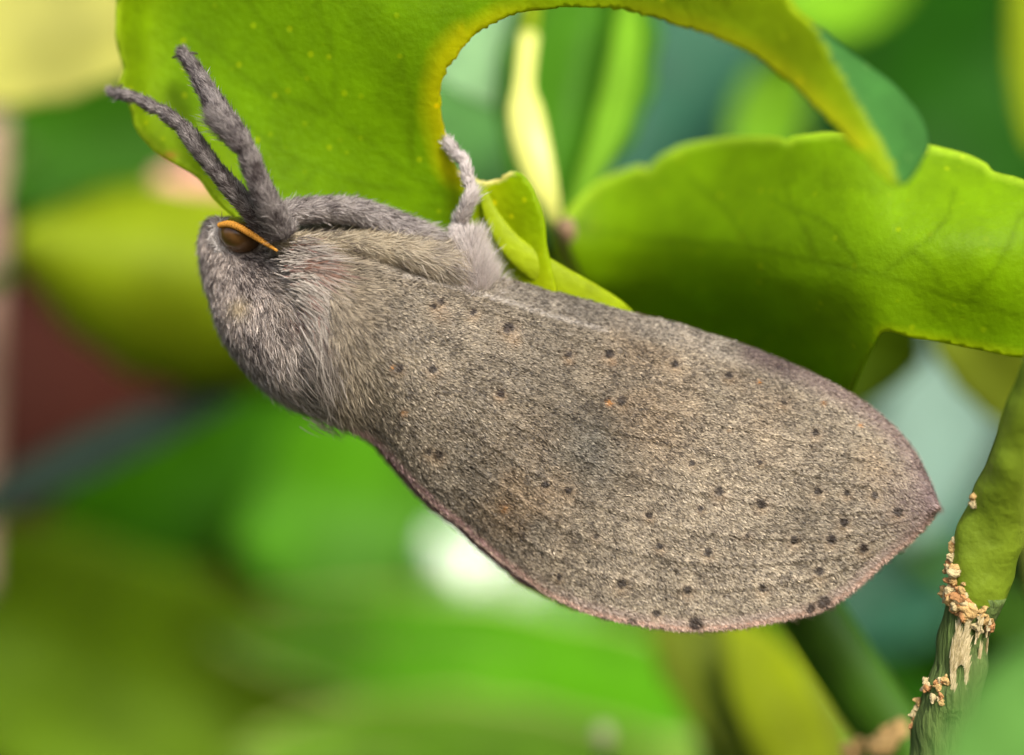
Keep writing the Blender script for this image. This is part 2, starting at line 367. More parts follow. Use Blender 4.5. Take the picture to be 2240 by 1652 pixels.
def t_hero(p):
    n = len(p); c = np.ones((n, 3)); db = seg_dist(p, bite); do = seg_dist(p, outer[:14]); P3 = np.c_[p/448, np.zeros(n)]
    nz = vnoise(P3, 5, 3); a = np.clip(1-(db+nz*14)/58, 0, 1)*sstep(1040, 1000, p[:, 0]+0*p[:, 1]) + np.clip(1-db/42, 0, 1)*(p[:, 0] > 1000)*(p[:, 1] < 420)*(p[:, 0] < 1040)
    a = np.where((p[:, 0] >= 1020) & (p[:, 1] < 330), np.clip(1-db/46, 0, 1), a); a = np.clip(a*1.3, 0, 1)*(1-.75*sstep(1000, 1250, p[:, 0])); a = a[:, None]
    c = c*(1-a) + a*np.array((2.7, 1.45, 1.0))
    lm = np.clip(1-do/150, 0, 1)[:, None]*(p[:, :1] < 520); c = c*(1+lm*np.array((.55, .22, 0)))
    e = np.clip(1-do/14, 0, 1)[:, None]; c = c*(1-e) + e*np.array((2.9, 2.0, 20.0))
    ck = (sstep(1025, 1060, p[:, 0])*sstep(370, 400, p[:, 1])*sstep(1300, 1220, p[:, 0]))[:, None]; c = c*(1+ck*np.array((.8, .45, 0)))
    yl = np.clip(1-seg_dist(p, [(1070, 440), (1110, 540), (1215, 640)])/105, 0, 1)[:, None]; c = c*(1-yl) + yl*np.array((2.1, 1.35, 1.5))
    bw = np.clip(1-seg_dist(p, bite[:5])/9, 0, 1)[:, None]; c = c*(1-bw) + bw*np.array((5.0, 2.3, 300.0))
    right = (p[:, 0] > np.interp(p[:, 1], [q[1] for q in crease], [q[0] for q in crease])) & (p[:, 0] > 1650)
    c = np.where(right[:, None], np.array((0.42, 0.70, 45.0)), c)  # folded-over upper side: darker green, its bluish sheen put into the colour
    c = c*veins_on(p, [[(1075, 470), (1000, 440), (900, 380), (780, 280), (640, 120), (520, -60)], [(960, 420), (800, 400), (620, 330), (480, 220)], [(840, 335), (700, 250), (560, 200), (400, 60)], [(900, 380), (900, 250), (880, 120)], [(730, 230), (740, 120), (700, 0)], [(700, 370), (640, 420), (560, 430)]], 8, .16)
    c = c*(1+.06*vnoise(P3, 14, 8)+.07*vnoise(P3, 34, 9))[:, None]
    br_ = (np.clip(1-db/7, 0, 1)*(vnoise(P3, 16, 12) > .2)*(p[:, 0] < 1200)*.4)[:, None]; c = c*(1-br_) + br_*np.array((2.4, .95, 12.0))
    sp_ = near_spot(p, 372, 342, 12)[:, None]; c = c*(1-sp_) + sp_*np.array((3.0, .9, 30.0))
    st = sstep(1150, 1600, p[:, 0])*(p[:, 1] < 420)*(~right); c = c*(1+st[:, None]*np.array((0.95, 0.42, 6)))  # strip yellowed, and brightened in colour to offset its shading from the sun
    return c
hb = empty('citrus_twig', at(1370, 690, 0.6), 'bright green citrus leaf with a large bite eaten out, gripped by the moth', 'leaf')
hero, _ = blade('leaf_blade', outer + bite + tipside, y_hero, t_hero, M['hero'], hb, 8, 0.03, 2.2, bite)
C = smooth_path([(1056, 418, .34, 9), (1080, 480, .33, 18), (1130, 548, .31, 27), (1210, 606, .32, 32), (1295, 652, .36, 30), (1362, 695, .42, 26), (1440, 790, .6, 24), (1530, 900, .75, 26)], 40, 2)
link('petiole', tube(np.array([tuple(at(c[0], c[1], c[2])) for c in C]), C[:, 3]/448*1.05, 16, 0.3), M['petiole'], hb)
# --- the leaf with a scalloped edge on the right
r_out = [(1229, 482), (1248, 452), (1300, 406), (1355, 377), (1402, 364), (1418, 370), (1442, 345), (1500, 318), (1560, 305), (1650, 298), (1712, 302), (1726, 308), (1745, 298), (1830, 290), (1900, 294),
         (2025, 317), (2100, 335), (2158, 360), (2176, 378), (2240, 396), (2340, 430), (2480, 560), (2490, 680), (2380, 770), (2240, 783), (2100, 757), (1990, 738), (1935, 726), (1905, 770), (1870, 840),
         (1820, 930), (1690, 900), (1500, 800), (1390, 715), (1300, 640), (1250, 560)]
def y_right(px, py):
    Y = 0.08 + 1.25*sstep(1950, 1280, px) + 0.40*sstep(560, 240, py) + 0.3*sstep(400, 900, py)*sstep(1950, 1400, px) + 0.12*sstep(560, 800, py) + 0.5*sstep(600, 900, py)*sstep(1990, 1780, px)
    return Y + 0.05*np.sin(px/90.0)*np.sin(py/70.0)*sstep(1300, 1700, px)
def t_right(p):
    c = np.ones((len(p), 3)); e = np.clip(1.25-seg_dist(p, r_out[:21])/17, 0, 1)[:, None]; c = c*(1-e) + e*np.array((2.2, 1.8, 16.0))
    e = np.clip(1-seg_dist(p, r_out[22:28])/26, 0, 1)[:, None]; c = c*(1-e) + e*np.array((1.7, 1.25, 1.0))
    P3 = np.c_[p/448, np.zeros(len(p))]; nz = (vnoise(P3, 9, 5)+.8*vnoise(P3, 24, 6)+.7*vnoise(P3, 50, 7))[:, None]
    c = c*veins_on(p, [[(1240, 490), (1400, 520), (1650, 545), (1900, 590), (2080, 640), (2300, 690)], [(1930, 600), (1990, 550), (2060, 500), (2090, 420)], [(2060, 635), (2040, 600), (1990, 555)], [(1880, 590), (1820, 500), (1700, 440)], [(2120, 650), (2200, 560), (2240, 470)],
        [(1650, 545), (1580, 450), (1520, 400)], [(1980, 610), (2060, 680), (2100, 740)], [(1790, 570), (1760, 480), (1740, 400)]], 7, .22)
    return c*(1+0.055*nz)
rb = empty('citrus_leaf', at(1260, 500, 1.4), 'broad green leaf with a pale scalloped edge above the wing', 'leaf')
blade('leaf_blade', r_out, y_right, t_right, M['right'], rb, 8, 0.03, 1.6)
twig('petiole', rb, [(1235, 488, 1.35), (1260, 560, 1.5), (1320, 650, 1.7), (1420, 800, 2.0), (1480, 950, 2.2)], 0.05, 0.06, M['twig'])

# ------------------------------------------------------------------ the moth
moth = empty('moth', at(900, 640, 0.36), 'furry grey brown moth with folded speckled wings hanging from the bitten leaf', 'moth')
# body: head, thorax and abdomen in one surface
ctr = [(458, 482, 10, .34), (474, 502, 50, .34), (503, 538, 82, .35), (545, 592, 116, .36), (605, 650, 166, .37), (690, 700, 200, .38), (790, 742, 192, .39), (920, 790, 165, .40), (1150, 880, 125, .42), (1400, 965, 75, .44), (1540, 1010, 12, .45)]
C = smooth_path(ctr, 70, 2)
body_me = tube(np.array([tuple(at(c[0], c[1], c[3])) for c in C]), C[:, 2]/448*.965, 40, 0.88)
Vb, _ = mesh_arrays(body_me); bx_, by_ = px_of(Vb)
wch = sstep(600, 680, bx_)*sstep(1060, 900, bx_)*np.clip((np.interp(bx_, [600, 1060], [650, 800])-by_)/110, 0, 1)      # the chest swells towards the legs
Vb[:, 2] += wch*np.clip((by_-np.interp(bx_, [600, 700, 800, 900, 1000], [478, 474, 484, 512, 572]))/448, 0, .3)*sstep(.16, .30, Vb[:, 1]); body_me.vertices.foreach_set('co', Vb.astype(np.float32).ravel()); body_me.update()
body = link('body', body_me, M['skin'], moth); set_col(body_me, np.tile(srgb(88, 80, 76), (len(Vb), 1)))
# hair flow over body and wing, in the plane of the moth
guides = np.array([(460, 490, -.5, .9), (448, 560, -.1, 1), (455, 650, .15, 1), (480, 740, .4, .95), (540, 810, .6, .8), (620, 860, .75, .6), (690, 885, .8, .6), (520, 620, .45, .9), (560, 580, .7, .7), (600, 560, 1, .15), (560, 700, .5, .87),
    (600, 780, .55, .83), (650, 820, .55, .83), (640, 700, .6, .8), (660, 640, .9, .45), (640, 590, 1, -.1), (700, 570, 1, .1), (690, 620, .8, .6), (715, 680, .35, .94), (735, 760, .12, 1), (720, 860, .1, 1), (760, 880, .5, .87), (770, 560, 1, .2),
    (850, 590, 1, .25), (800, 660, .93, .38), (790, 760, .7, .72), (850, 820, .8, .6), (850, 950, .8, .62), (1000, 700, .95, .32), (1000, 900, .9, .45), (1200, 800, .93, .38), (1200, 1100, .88, .48), (1500, 900, .9, .42), (1500, 1250, .8, .6), (1800, 1100, .9, .42)])
def flow(px, py):
    d2 = (px[:, None]-guides[None, :, 0])**2 + (py[:, None]-guides[None, :, 1])**2 + 150
    w_ = d2**-1.8; dx = (w_*guides[None, :, 2]).sum(1)/w_.sum(1); dy = (w_*guides[None, :, 3]).sum(1)/w_.sum(1)
    return np.stack([dx, np.zeros_like(dx), -dy], 1)
def near(px, py, x, y, r): return np.exp(-((px-x)**2+(py-y)**2)/(r*r))
def fur(name, parent, P, N, Dv, L, W, lift, bend, colr, mat, segs=3, tip=1.25):
    V, F, Cc = strands(P, N, Dv, L, W, lift, bend, colr, segs, tip)
    o = link(name, npmesh(name, V, F, Cc), mat, parent); o['kind'] = 'stuff'; return o
GREY, DARK, PALE, CREAM, RUST = srgb(146, 137, 131), srgb(92, 83, 82), srgb(192, 186, 180), srgb(196, 180, 150), srgb(140, 82, 50)
def mix(a, b, t): return a*(1-t)[:, None] + b*t[:, None]
# thorax and head hair
P, N = sample(body_me, 300000); px, py = px_of(P)
front = N[:, 1] < 0.35
keep = (px < 800) & (front | (rng.random(len(P)) < 0.4)) & ~((np.hypot((px-526)/54, (py-513)/43) < 1) & front)
keep &= ~((px > 480) & (px < 590) & (np.abs(py-(478+(px-480)*0.16)) < 14) & front)
keep &= ~((px > 620) & (py < np.interp(px, [620, 700, 800], [512, 516, 528])))
P, N, px, py = P[keep], N[keep], px[keep], py[keep]; n = len(P)
t = np.clip(0.5+0.35*vnoise(P, 30, 1)+0.25*vnoise(P, 7, 15)+rng.normal(0, .34, n), 0, 1)
cl = 1.13*mix(srgb(62, 54, 52), srgb(206, 196, 186), t*0.9)
hd = sstep(560, 470, px); cl = cl*(1+0.10*hd)[:, None]  # head hair lightened in colour to offset the shading there
cl = mix(cl, cl*np.array((1.02, .985, .98)), sstep(750, 500, px))
k = np.clip(near(px, py, 680, 625, 62)*0.9 + near(px, py, 700, 720, 60)*.35, 0, 1); cl = mix(cl, mix(PALE, CREAM, rng.random(n))*.95, k)
k = near(px, py, 522, 668, 20)*0.9; cl = mix(cl, CREAM*1.05, k)
k = np.clip(near(px, py, 672, 578, 14)+near(px, py, 700, 598, 14), 0, 1); cl = mix(cl, RUST, k*.9)
k = near(px, py, 660, 690, 30)*(rng.random(n) < .35); cl = mix(cl, srgb(120, 78, 74), k)
dv = flow(px, py) + rng.normal(0, 0.26, (n, 3)) + 0.22*np.stack([vnoise(P, 9, 4), vnoise(P, 9, 5), vnoise(P, 9, 6)], 1)
L = (0.034+0.028*sstep(500, 640, px))*rng.uniform(.6, 1.5, n)
fur('hair', body, P, N, dv, L, rng.uniform(.0035, .006, n), np.full(n, .40)+rng.normal(0, .24, n), np.full(n, .25), cl, M['fur'], 2, 1.3)

# forewings: the near one and the far one behind it
up_e = [(726, 520), (800, 540), (900, 564), (980, 580), (1060, 600), (1200, 635), (1360, 680), (1500, 715), (1650, 765), (1780, 820), (1880, 875), (1950, 930), (2000, 990), (2035, 1060), (2053, 1110)]
lo_e = [(712, 890), (745, 922), (790, 942), (830, 973), (900, 1055), (960, 1112), (1010, 1150), (1070, 1205), (1130, 1252), (1200, 1300), (1280, 1337), (1380, 1362), (1500, 1377), (1600, 1372), (1700, 1356), (1790, 1336), (1860, 1294), (1940, 1222), (2010, 1164), (2053, 1112)]
NU, NV = 220, 150
def wing_y(u, v, far=False):
    amp = 0.44-0.14*sstep(0, .35, u)-.16*u; base = 0.33-0.06*u
    sn = np.clip(np.sin(np.pi*np.clip(v, 0, 1)**0.82), 0, 1)
    e = 0.26+0.3*sstep(.34, .55, u)
    sh = np.where(v < 0.43, sn**0.62, e+(1-e)*sn**0.8)
    return base - amp*sh
def wing_mesh(name, far):
    U = smooth_path(up_e, NU, 2); Lo = smooth_path(lo_e, NU, 2)
    u = np.linspace(0, 1, NU)[:, None]; v = np.linspace(0, 1, NV)[None, :]; v = 0.5-0.5*np.cos(np.pi*v) if False else v
    q = U[:, None]*(1-v[..., None]) + Lo[:, None]*v[..., None]
    if far:
        off = (12*sstep(0.0, .06, u)*sstep(.46, .36, u)+2)*v**3; q = q + np.stack([-0.62*off, 0.78*off], -1)
    Y = wing_y(u, v)
    Y = Y + 0.006*vnoise(np.stack([q[..., 0].ravel()/448, q[..., 1].ravel()/448, np.zeros(q[..., 0].size)], 1), 7, 2).reshape(Y.shape)
    for v0 in (.20, .31, .41, .52, .63, .74, .86):
        vv_ = v0+.05*np.sin(u*3+v0*9)*u; Y = Y - .007*np.exp(-((v-vv_)/.009)**2)*sstep(.12, .3, u)*sstep(.98, .8, u)
    Y = Y - .018*np.exp(-((v-(.145-.05*u))/.016)**2)*sstep(.06, .14, u)*sstep(.62, .45, u) + .02*np.exp(-((v-(.09-.05*u))/.04)**2)*sstep(.06, .14, u)*sstep(.7, .45, u)
    if far: Y = 0.84 - Y - 0.02
    k = (D+Y)/D; V = np.stack([(q[..., 0]-CX)/S*k, Y, (CY-q[..., 1])/S*k], -1).reshape(-1, 3)
    I = np.arange(NU*NV).reshape(NU, NV); F = np.stack([I[:-1, :-1], I[:-1, 1:], I[1:, 1:], I[1:, :-1]], -1).reshape(-1, 4)
    if far: F = F[:, ::-1]
    return npmesh(name, V, F), u*np.ones_like(v), v*np.ones_like(u)
dots = [(1108, 716, 11), (1240, 775, 7), (1328, 774, 9), (1472, 795, 8), (943, 805, 8), (868, 800, 7), (1090, 858, 8), (1356, 876, 9), (1710, 880, 6), (1780, 945, 7), (1240, 1070, 8), (1190, 1058, 8), (1510, 1010, 6), (1570, 1072, 10), (1662, 1100, 9), (1910, 1080, 8),
        (1848, 1076, 7), (1785, 1074, 8), (1960, 1117, 9), (1842, 1140, 9), (1885, 1198, 9), (1733, 1180, 8), (1815, 1178, 9), (1665, 1285, 8), (1788, 1250, 9), (1500, 1288, 8), (1355, 1273, 9), (1440, 1192, 7), (1545, 1205, 8), (1417, 1125, 7), (1220, 1258, 6), (1300, 1170, 6),
        (955, 992, 9), (935, 985, 7), (1030, 685, 7), (960, 660, 6), (945, 668, 6), (1432, 1340, 8), (1520, 1362, 13), (1800, 1318, 14), (1770, 1330, 10), (1590, 820, 8), (1660, 1010, 5), (1530, 1110, 5), (1630, 1170, 5), (1380, 1360, 9)]
oranges = [(1108, 722, 7, .7), (1240, 790, 10, .4), (1335, 792, 12, .4), (852, 799, 6, .9), (1330, 880, 9, 1), (1090, 862, 12, .5), (1656, 835, 6, 1), (1797, 882, 6, .9), (1878, 930, 6, 1), (1100, 1110, 14, .6), (880, 900, 9, .7), (1120, 745, 18, .35), (960, 690, 26, .3), (1590, 940, 6, .4), (1470, 880, 8, .3)]
def wing_colour(px, py, P, n, uv_v=None):
    t = np.clip(0.5+0.22*vnoise(P, 36, 21)+.18*vnoise(P, 14, 22)+rng.normal(0, .34, n), 0, 1)
    lo_, hi_ = srgb(74, 66, 56), srgb(165, 153, 132)
    c = mix(lo_, hi_, t)
    big = vnoise(P, 2.6, 31)*0.5+vnoise(P, 5.5, 32)*0.5
    c = c*(1+0.32*big)[:, None]
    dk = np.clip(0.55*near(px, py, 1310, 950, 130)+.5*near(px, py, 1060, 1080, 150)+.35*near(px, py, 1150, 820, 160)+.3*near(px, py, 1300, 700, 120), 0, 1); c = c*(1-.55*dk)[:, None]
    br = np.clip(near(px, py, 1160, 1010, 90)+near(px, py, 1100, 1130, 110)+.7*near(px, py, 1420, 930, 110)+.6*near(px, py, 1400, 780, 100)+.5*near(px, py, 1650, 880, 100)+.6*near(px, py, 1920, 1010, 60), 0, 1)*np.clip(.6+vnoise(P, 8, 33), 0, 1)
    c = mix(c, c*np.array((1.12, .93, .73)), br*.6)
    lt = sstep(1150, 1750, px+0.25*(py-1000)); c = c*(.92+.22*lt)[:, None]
    gr = near(px, py, 1290, 985, 60)*.6; c = mix(c, c*np.array((.86, .97, 1.08)), gr)
    nb_ = np.clip(sstep(830, 740, px)*.7, 0, 1); c = mix(c, c*np.array((1.16, 1.14, 1.12)), nb_)
    edge = seg_dist(np.stack([px, py], 1), up_e); cb = sstep(62, 30, edge)*sstep(1950, 1500, px)*sstep(760, 860, px); c = mix(c, c*np.array((1.06, 1.1, 1.2)), cb)  # grey-blue costal band, brighter light on its upward tilt put into the colour
    ln = np.clip(1-seg_dist(np.stack([px, py], 1), [(880, 602), (1000, 630), (1120, 665), (1200, 690), (1320, 722)])/9, 0, 1)*(rng.random(n) < .8); c = mix(c, srgb(196, 189, 180), ln*.45)  # pale line: light along the fold's ridge put into the colour
    e2 = sstep(50, 8, seg_dist(np.stack([px, py], 1), up_e[8:])); c = mix(c, srgb(112, 92, 92), e2*.6)
    eb = seg_dist(np.stack([px, py], 1), lo_e); bo = sstep(34, 14, eb)*sstep(1100, 1300, px); c = mix(c, srgb(170, 150, 140), bo*.55)
    rim = sstep(np.where(px < 1140, 17, 13), 4, eb)*sstep(735, 790, px); pk_ = sstep(1200, 1050, px); c = mix(c, mix(srgb(196, 162, 144), srgb(176, 140, 138), pk_), rim*.8*(.4+.6*(rng.random(n) < .7)))
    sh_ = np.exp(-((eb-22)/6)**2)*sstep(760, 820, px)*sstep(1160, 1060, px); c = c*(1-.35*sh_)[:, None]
    tp = near(px, py, 2030, 1110, 90); c = mix(c, srgb(120, 100, 100), tp*.6)
    for (x, y, r, s_) in oranges: c = mix(c, srgb(196, 132, 58), near(px, py, x, y, r*.75)*s_*s_*(.3+.7*(rng.random(n) < .5)))
    for (x, y, r) in dots:
        k = np.clip(near(px+2.5*vnoise(P, 30, 61), py+2.5*vnoise(P, 30, 62), x, y, r*1.28)*2.8-.75, 0, 1); hl_ = np.clip(near(px, py, x, y+r*.9, r*1.9)*.35, 0, 1)*(1-k); c = mix(c, srgb(176, 150, 118), hl_); c = mix(c, srgb(42, 33, 28), k*(.86+.12*((x*7+y*3) % 10)/10)*(.8+.2*(rng.random(n) < .85)))
    c = c*np.where(rng.random(n) < .11-.05*sstep(1300, 1700, px), 1.55, 1.0)[:, None]  # scattered scales brightened, silvery sparkle put into the colour
    return c
for far in (True, False):
    me, uu, vv = wing_mesh('wing', far)
    wo = link('forewing', me, M['skin'], moth)
    wo.modifiers.new('thickness', 'SOLIDIFY').thickness = 0.008
    Vw, _ = mesh_arrays(me); set_col(me, np.tile(srgb(100, 88, 78) if not far else srgb(150, 118, 116), (len(Vw), 1)))
    n = 200000 if not far else 26000
    P, N = sample(me, n)
    if (N[:, 1].mean() > 0) != far: N = -N
    px, py = px_of(P); dv = flow(px, py) + rng.normal(0, .22, (n, 3)) + .2*np.stack([vnoise(P, 7, 41), vnoise(P, 7, 42), vnoise(P, 7, 43)], 1)
    if not far:
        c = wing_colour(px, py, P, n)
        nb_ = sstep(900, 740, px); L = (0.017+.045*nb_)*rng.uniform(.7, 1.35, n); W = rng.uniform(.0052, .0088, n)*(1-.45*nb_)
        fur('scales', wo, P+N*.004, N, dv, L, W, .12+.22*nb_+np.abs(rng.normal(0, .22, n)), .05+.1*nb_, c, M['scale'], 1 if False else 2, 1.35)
    else:
        c = mix(srgb(150, 118, 116), srgb(230, 196, 186), rng.random(n))
        fur('scales', wo, P+N*.004, N, dv, np.full(n, .04), rng.uniform(.008, .014, n), np.abs(rng.normal(.1, .1, n)), np.full(n, .05), c, M['scale'], 2, 1.1)
        tag(wo, 'pinkish far forewing showing as a thin rim below the near wing')
q_ = smooth_path(lo_e, NU, 2)
def wing_edge(a):
    j = int(np.argmin(np.abs(q_[:, 0]-a))); return float(wing_y(np.array([j/(NU-1)]), np.array([1.0]))[0])
# fringe hairs along the lower edge
q = smooth_path(lo_e, 900, 2); q = q[rng.integers(40, 890, 3600)] + rng.normal(0, 1.5, (3600, 2)); n = len(q)
P = np.array([tuple(at(a, b, wing_edge(a)+rng.normal(0, .008))) for a, b in q]); N = np.tile([0, -1.0, 0], (n, 1))
T = np.array([(.55, 0, -.8)]*n) + rng.normal(0, .35, (n, 3))
c = mix(srgb(104, 86, 78), srgb(214, 186, 166), rng.random(n))
fur('fringe', wo, P, N, T, rng.uniform(.006, .022, n), rng.uniform(.004, .007, n), np.zeros(n), np.zeros(n), c, M['fur'], 2)
# long pale hair of the collar spilling over the wing base
n = 12000; s_ = rng.random(n); path = smooth_path([(640, 560), (672, 600), (700, 660), (712, 740), (708, 820), (700, 895)], 400, 2)
q = path[(s_*399).astype(int)] + rng.normal(0, 17, (n, 2)); Yb = np.interp(s_, [0, .25, .5, .75, 1], [.02, -.06, -.05, .02, .26]) - .02
P = np.array([tuple(at(a, b, y)) for (a, b), y in zip(q, Yb)]); N = unit(np.stack([np.zeros(n), -np.ones(n), np.interp(s_, [0, .5, 1], [.5, 0, -.9])], 1))
dv = flow(q[:, 0], q[:, 1]) + rng.normal(0, .17, (n, 3)); c = .8*mix(srgb(98, 88, 82), srgb(206, 196, 184), np.clip(rng.normal(.5, .33, n), 0, 1)); k = (rng.random(n) < .10)*1.0*sstep(780, 640, q[:, 1]); c = mix(c, srgb(128, 86, 78), k)
k = np.clip(near(q[:, 0], q[:, 1], 684, 630, 58), 0, 1); c = mix(c, srgb(214, 204, 188), k*.5*rng.random(n)*1.3); k = np.clip(near(q[:, 0], q[:, 1], 668, 580, 11)+near(q[:, 0], q[:, 1], 702, 596, 12), 0, 1); c = mix(c, srgb(128, 70, 40), k*.85)
fur('collar_hair', body, P, N, dv, rng.uniform(.07, .19, n), rng.uniform(.003, .005, n), rng.uniform(.0, .28, n), rng.uniform(.1, .3, n), c, M['fur'], 4, 1.2)

# legs
def leg(pts, label=None, density=1.0, hl=.035, pale=0.0, tuft=None, claws=(), warm=False, light=0, slim=.86):
    C = smooth_path(pts, 90, 2)
    me = tube(np.array([tuple(at(c[0], c[1], c[2])) for c in C]), np.maximum(C[:, 3], 3)/448*slim, 14)
    o = link('leg', me, M['skin'], moth); Vl, _ = mesh_arrays(me); set_col(me, np.tile(srgb(84, 76, 72), (len(Vl), 1)))
    if label: o['label'] = label
    n = int(16000*density); P, N = sample(me, n); px, py = px_of(P)
    Tn = np.gradient(C[:, :2], axis=0); Tn /= np.linalg.norm(Tn, axis=1)[:, None]
    i = np.argmin((px[:, None]-C[None, :, 0])**2+(py[:, None]-C[None, :, 1])**2, axis=1)
    dv = np.stack([Tn[i, 0], np.zeros(n), -Tn[i, 1]], 1) + rng.normal(0, .3, (n, 3))
    t = np.clip(.42+.5*vnoise(P, 30, 8)+rng.normal(0, .28, n)+pale, 0, 1)
    c = mix(srgb(70, 60, 60), srgb(196, 184, 160) if warm else srgb(172+light, 164+light, 160+light), t); L = .78*hl*rng.uniform(.4, 1.6, n); lift = np.abs(rng.normal(.34, .22, n))
    if tuft is not None:
        k = tuft(px, py); L = np.minimum(L*(1+k*1.7*rng.random(n)*1.5), .10); lift = lift+k*.55; c = mix(c, srgb(180+light, 172+light, 168+light), np.clip(k*.9*rng.random(n), 0, 1))
    fur('hair', o, P, N, dv, L, rng.uniform(.003, .0055, n), lift, np.full(n, .12), c, M['fur'], 2, 1.15)
    for cl_ in claws:
        Q = smooth_path(cl_, 8, 2); link('claw', tube(np.array([tuple(at(*x)) for x in Q]), np.linspace(.014, .004, 8), 6), M['claw'], o)
    return o
M['claw'] = simple('dark_claw', (0.06, 0.045, 0.04), 0.4, 0.4)
leg([(585, 505, .12, 32), (545, 455, .06, 28), (500, 405, .03, 25), (478, 378, .03, 22), (466, 364, .04, 22), (440, 330, .05, 24), (412, 294, .08, 22), (398, 276, .10, 16), (386, 268, .11, 17), (364, 250, .15, 17), (350, 240, .17, 11), (338, 236, .18, 15), (312, 222, .22, 14), (300, 215, .24, 10), (288, 211, .25, 14), (268, 206, .27, 12), (260, 205, .29, 9), (250, 203, .31, 13), (241, 199, .33, 7)], 'foreleg gripping the notched edge of the leaf', slim=.74,
    claws=([(250, 203, .32), (262, 190, .35), (268, 184, .37)], [(246, 204, .32), (238, 202, .34), (236, 196, .36)]))
leg([(618, 510, -.02, 40), (588, 450, -.10, 33), (562, 390, -.12, 27), (547, 350, -.12, 27), (541, 332, -.12, 22), (531, 318, -.12, 27), (506, 284, -.08, 31), (480, 246, -.04, 29), (462, 216, .02, 24), (455, 203, .04, 20), (448, 193, .06, 22), (436, 170, .11, 19), (430, 158, .13, 15), (424, 149, .15, 17), (414, 136, .18, 16), (409, 129, .19, 11), (402, 120, .21, 15), (396, 113, .22, 7)], 'thicker foreleg flat on the leaf', 1.3, .042, slim=.76,
    tuft=lambda x, y: near(x, y, 470, 290, 34)*.6, claws=([(400, 122, .21), (388, 122, .22), (376, 126, .25)], [(405, 122, .21), (418, 116, .22), (432, 117, .25)], [(400, 120, .22), (394, 112, .24)]))
leg([(1048, 640, .30, 46), (1030, 600, .26, 44), (1014, 555, .25, 40), (1008, 515, .25, 32), (1006, 492, .26, 18), (1014, 465, .20, 14), (1026, 435, .18, 13), (1029, 415, .18, 8), (1027, 404, .19, 11), (1020, 372, .20, 11), (1017, 360, .21, 8), (1013, 350, .22, 12), (999, 337, .24, 8), (994, 330, .25, 11), (982, 314, .28, 9), (976, 304, .30, 5)], 'slim pale leg hooked over the bite', 1.2, .040, .55,
    tuft=lambda x, y: sstep(505, 540, y)*sstep(1000, 1030, x)*1.1 + near(x, y, 1042, 440, 16)*.7, claws=([(980, 312, .30), (974, 300, .32), (972, 296, .34)],), light=48)
# legs folded along the chest
leg([(590, 494, .10, 28), (640, 466, .14, 28), (700, 458, .18, 27), (770, 460, .20, 28), (830, 479, .22, 30), (890, 508, .24, 34), (950, 547, .26, 34), (1010, 592, .30, 26)], 'folded leg lying along the chest', 2.2, .05, .34, light=8, tuft=lambda x, y: near(x, y, 930, 525, 50)*.5)
leg([(600, 528, .06, 16), (660, 534, .07, 19), (730, 534, .09, 20), (800, 538, .12, 26), (870, 550, .15, 34), (930, 566, .18, 36), (1000, 590, .22, 34), (1045, 612, .30, 26)], 'pale folded leg beside the wing edge', 3.2, .062, .42, warm=True, tuft=lambda x, y: .5*near(x, y, 950, 560, 60))
# eye and antenna
def ellipsoid(c, r, nu=24, nv=16, rot=0):
    th = np.linspace(0, 2*np.pi, nu, endpoint=False); ph = np.linspace(0, np.pi, nv)
    V = np.stack([np.outer(np.sin(ph), np.cos(th)), np.outer(np.cos(ph), np.ones(nu)), np.outer(np.sin(ph), np.sin(th))], -1).reshape(-1, 3)*np.array(r)
    cr, sr = math.cos(rot), math.sin(rot); V = np.stack([V[:, 0]*cr-V[:, 2]*sr, V[:, 1], V[:, 0]*sr+V[:, 2]*cr], 1) + np.array(c)
    F = [(i*nu+j, i*nu+(j+1) % nu, (i+1)*nu+(j+1) % nu, (i+1)*nu+j) for i in range(nv-1) for j in range(nu)]
    return npmesh('ball', V, F)
link('eye', ellipsoid(at(526, 515, .22), (.112, .16, .094), rot=-.3), M['eye'], moth)
ac = smooth_path([(478, 493, .14, 6), (500, 490, .08, 7.5), (520, 496, .04, 7.5), (550, 513, .01, 7), (580, 532, -.03, 5.5), (606, 549, -.06, 2.5)], 240, 2)
rr = ac[:, 3]/448*(.78+.36*np.abs(np.sin(np.arange(240)*math.pi/9)))
ant = link('antenna', tube(np.array([tuple(at(a, b, y)) for a, b, y, _ in ac]), rr, 10), M['antenna'], moth); ant['label'] = 'ringed orange antenna lying across the eye'
# sparse lashes and pale rim round the eye
n = 900; th = rng.uniform(math.pi*.1, math.pi*1.25, n); q = np.stack([526+56*np.cos(th)+rng.normal(0, 3, n), 514+45*np.sin(th)+rng.normal(0, 3, n)], 1)
P = np.array([tuple(at(a, b, .20)) for a, b in q]); N = np.tile([0, -1.0, 0], (n, 1)); dv = np.stack([-np.cos(th)*.3-.2, -.6*np.ones(n), np.sin(th)*.3], 1)+rng.normal(0, .4, (n, 3))
fur('eye_ring_hair', body, P, N, dv, rng.uniform(.02, .05, n), rng.uniform(.004, .006, n), np.full(n, .6), np.zeros(n), mix(srgb(120, 110, 106), srgb(235, 230, 225), rng.random(n)), M['fur'], 2)

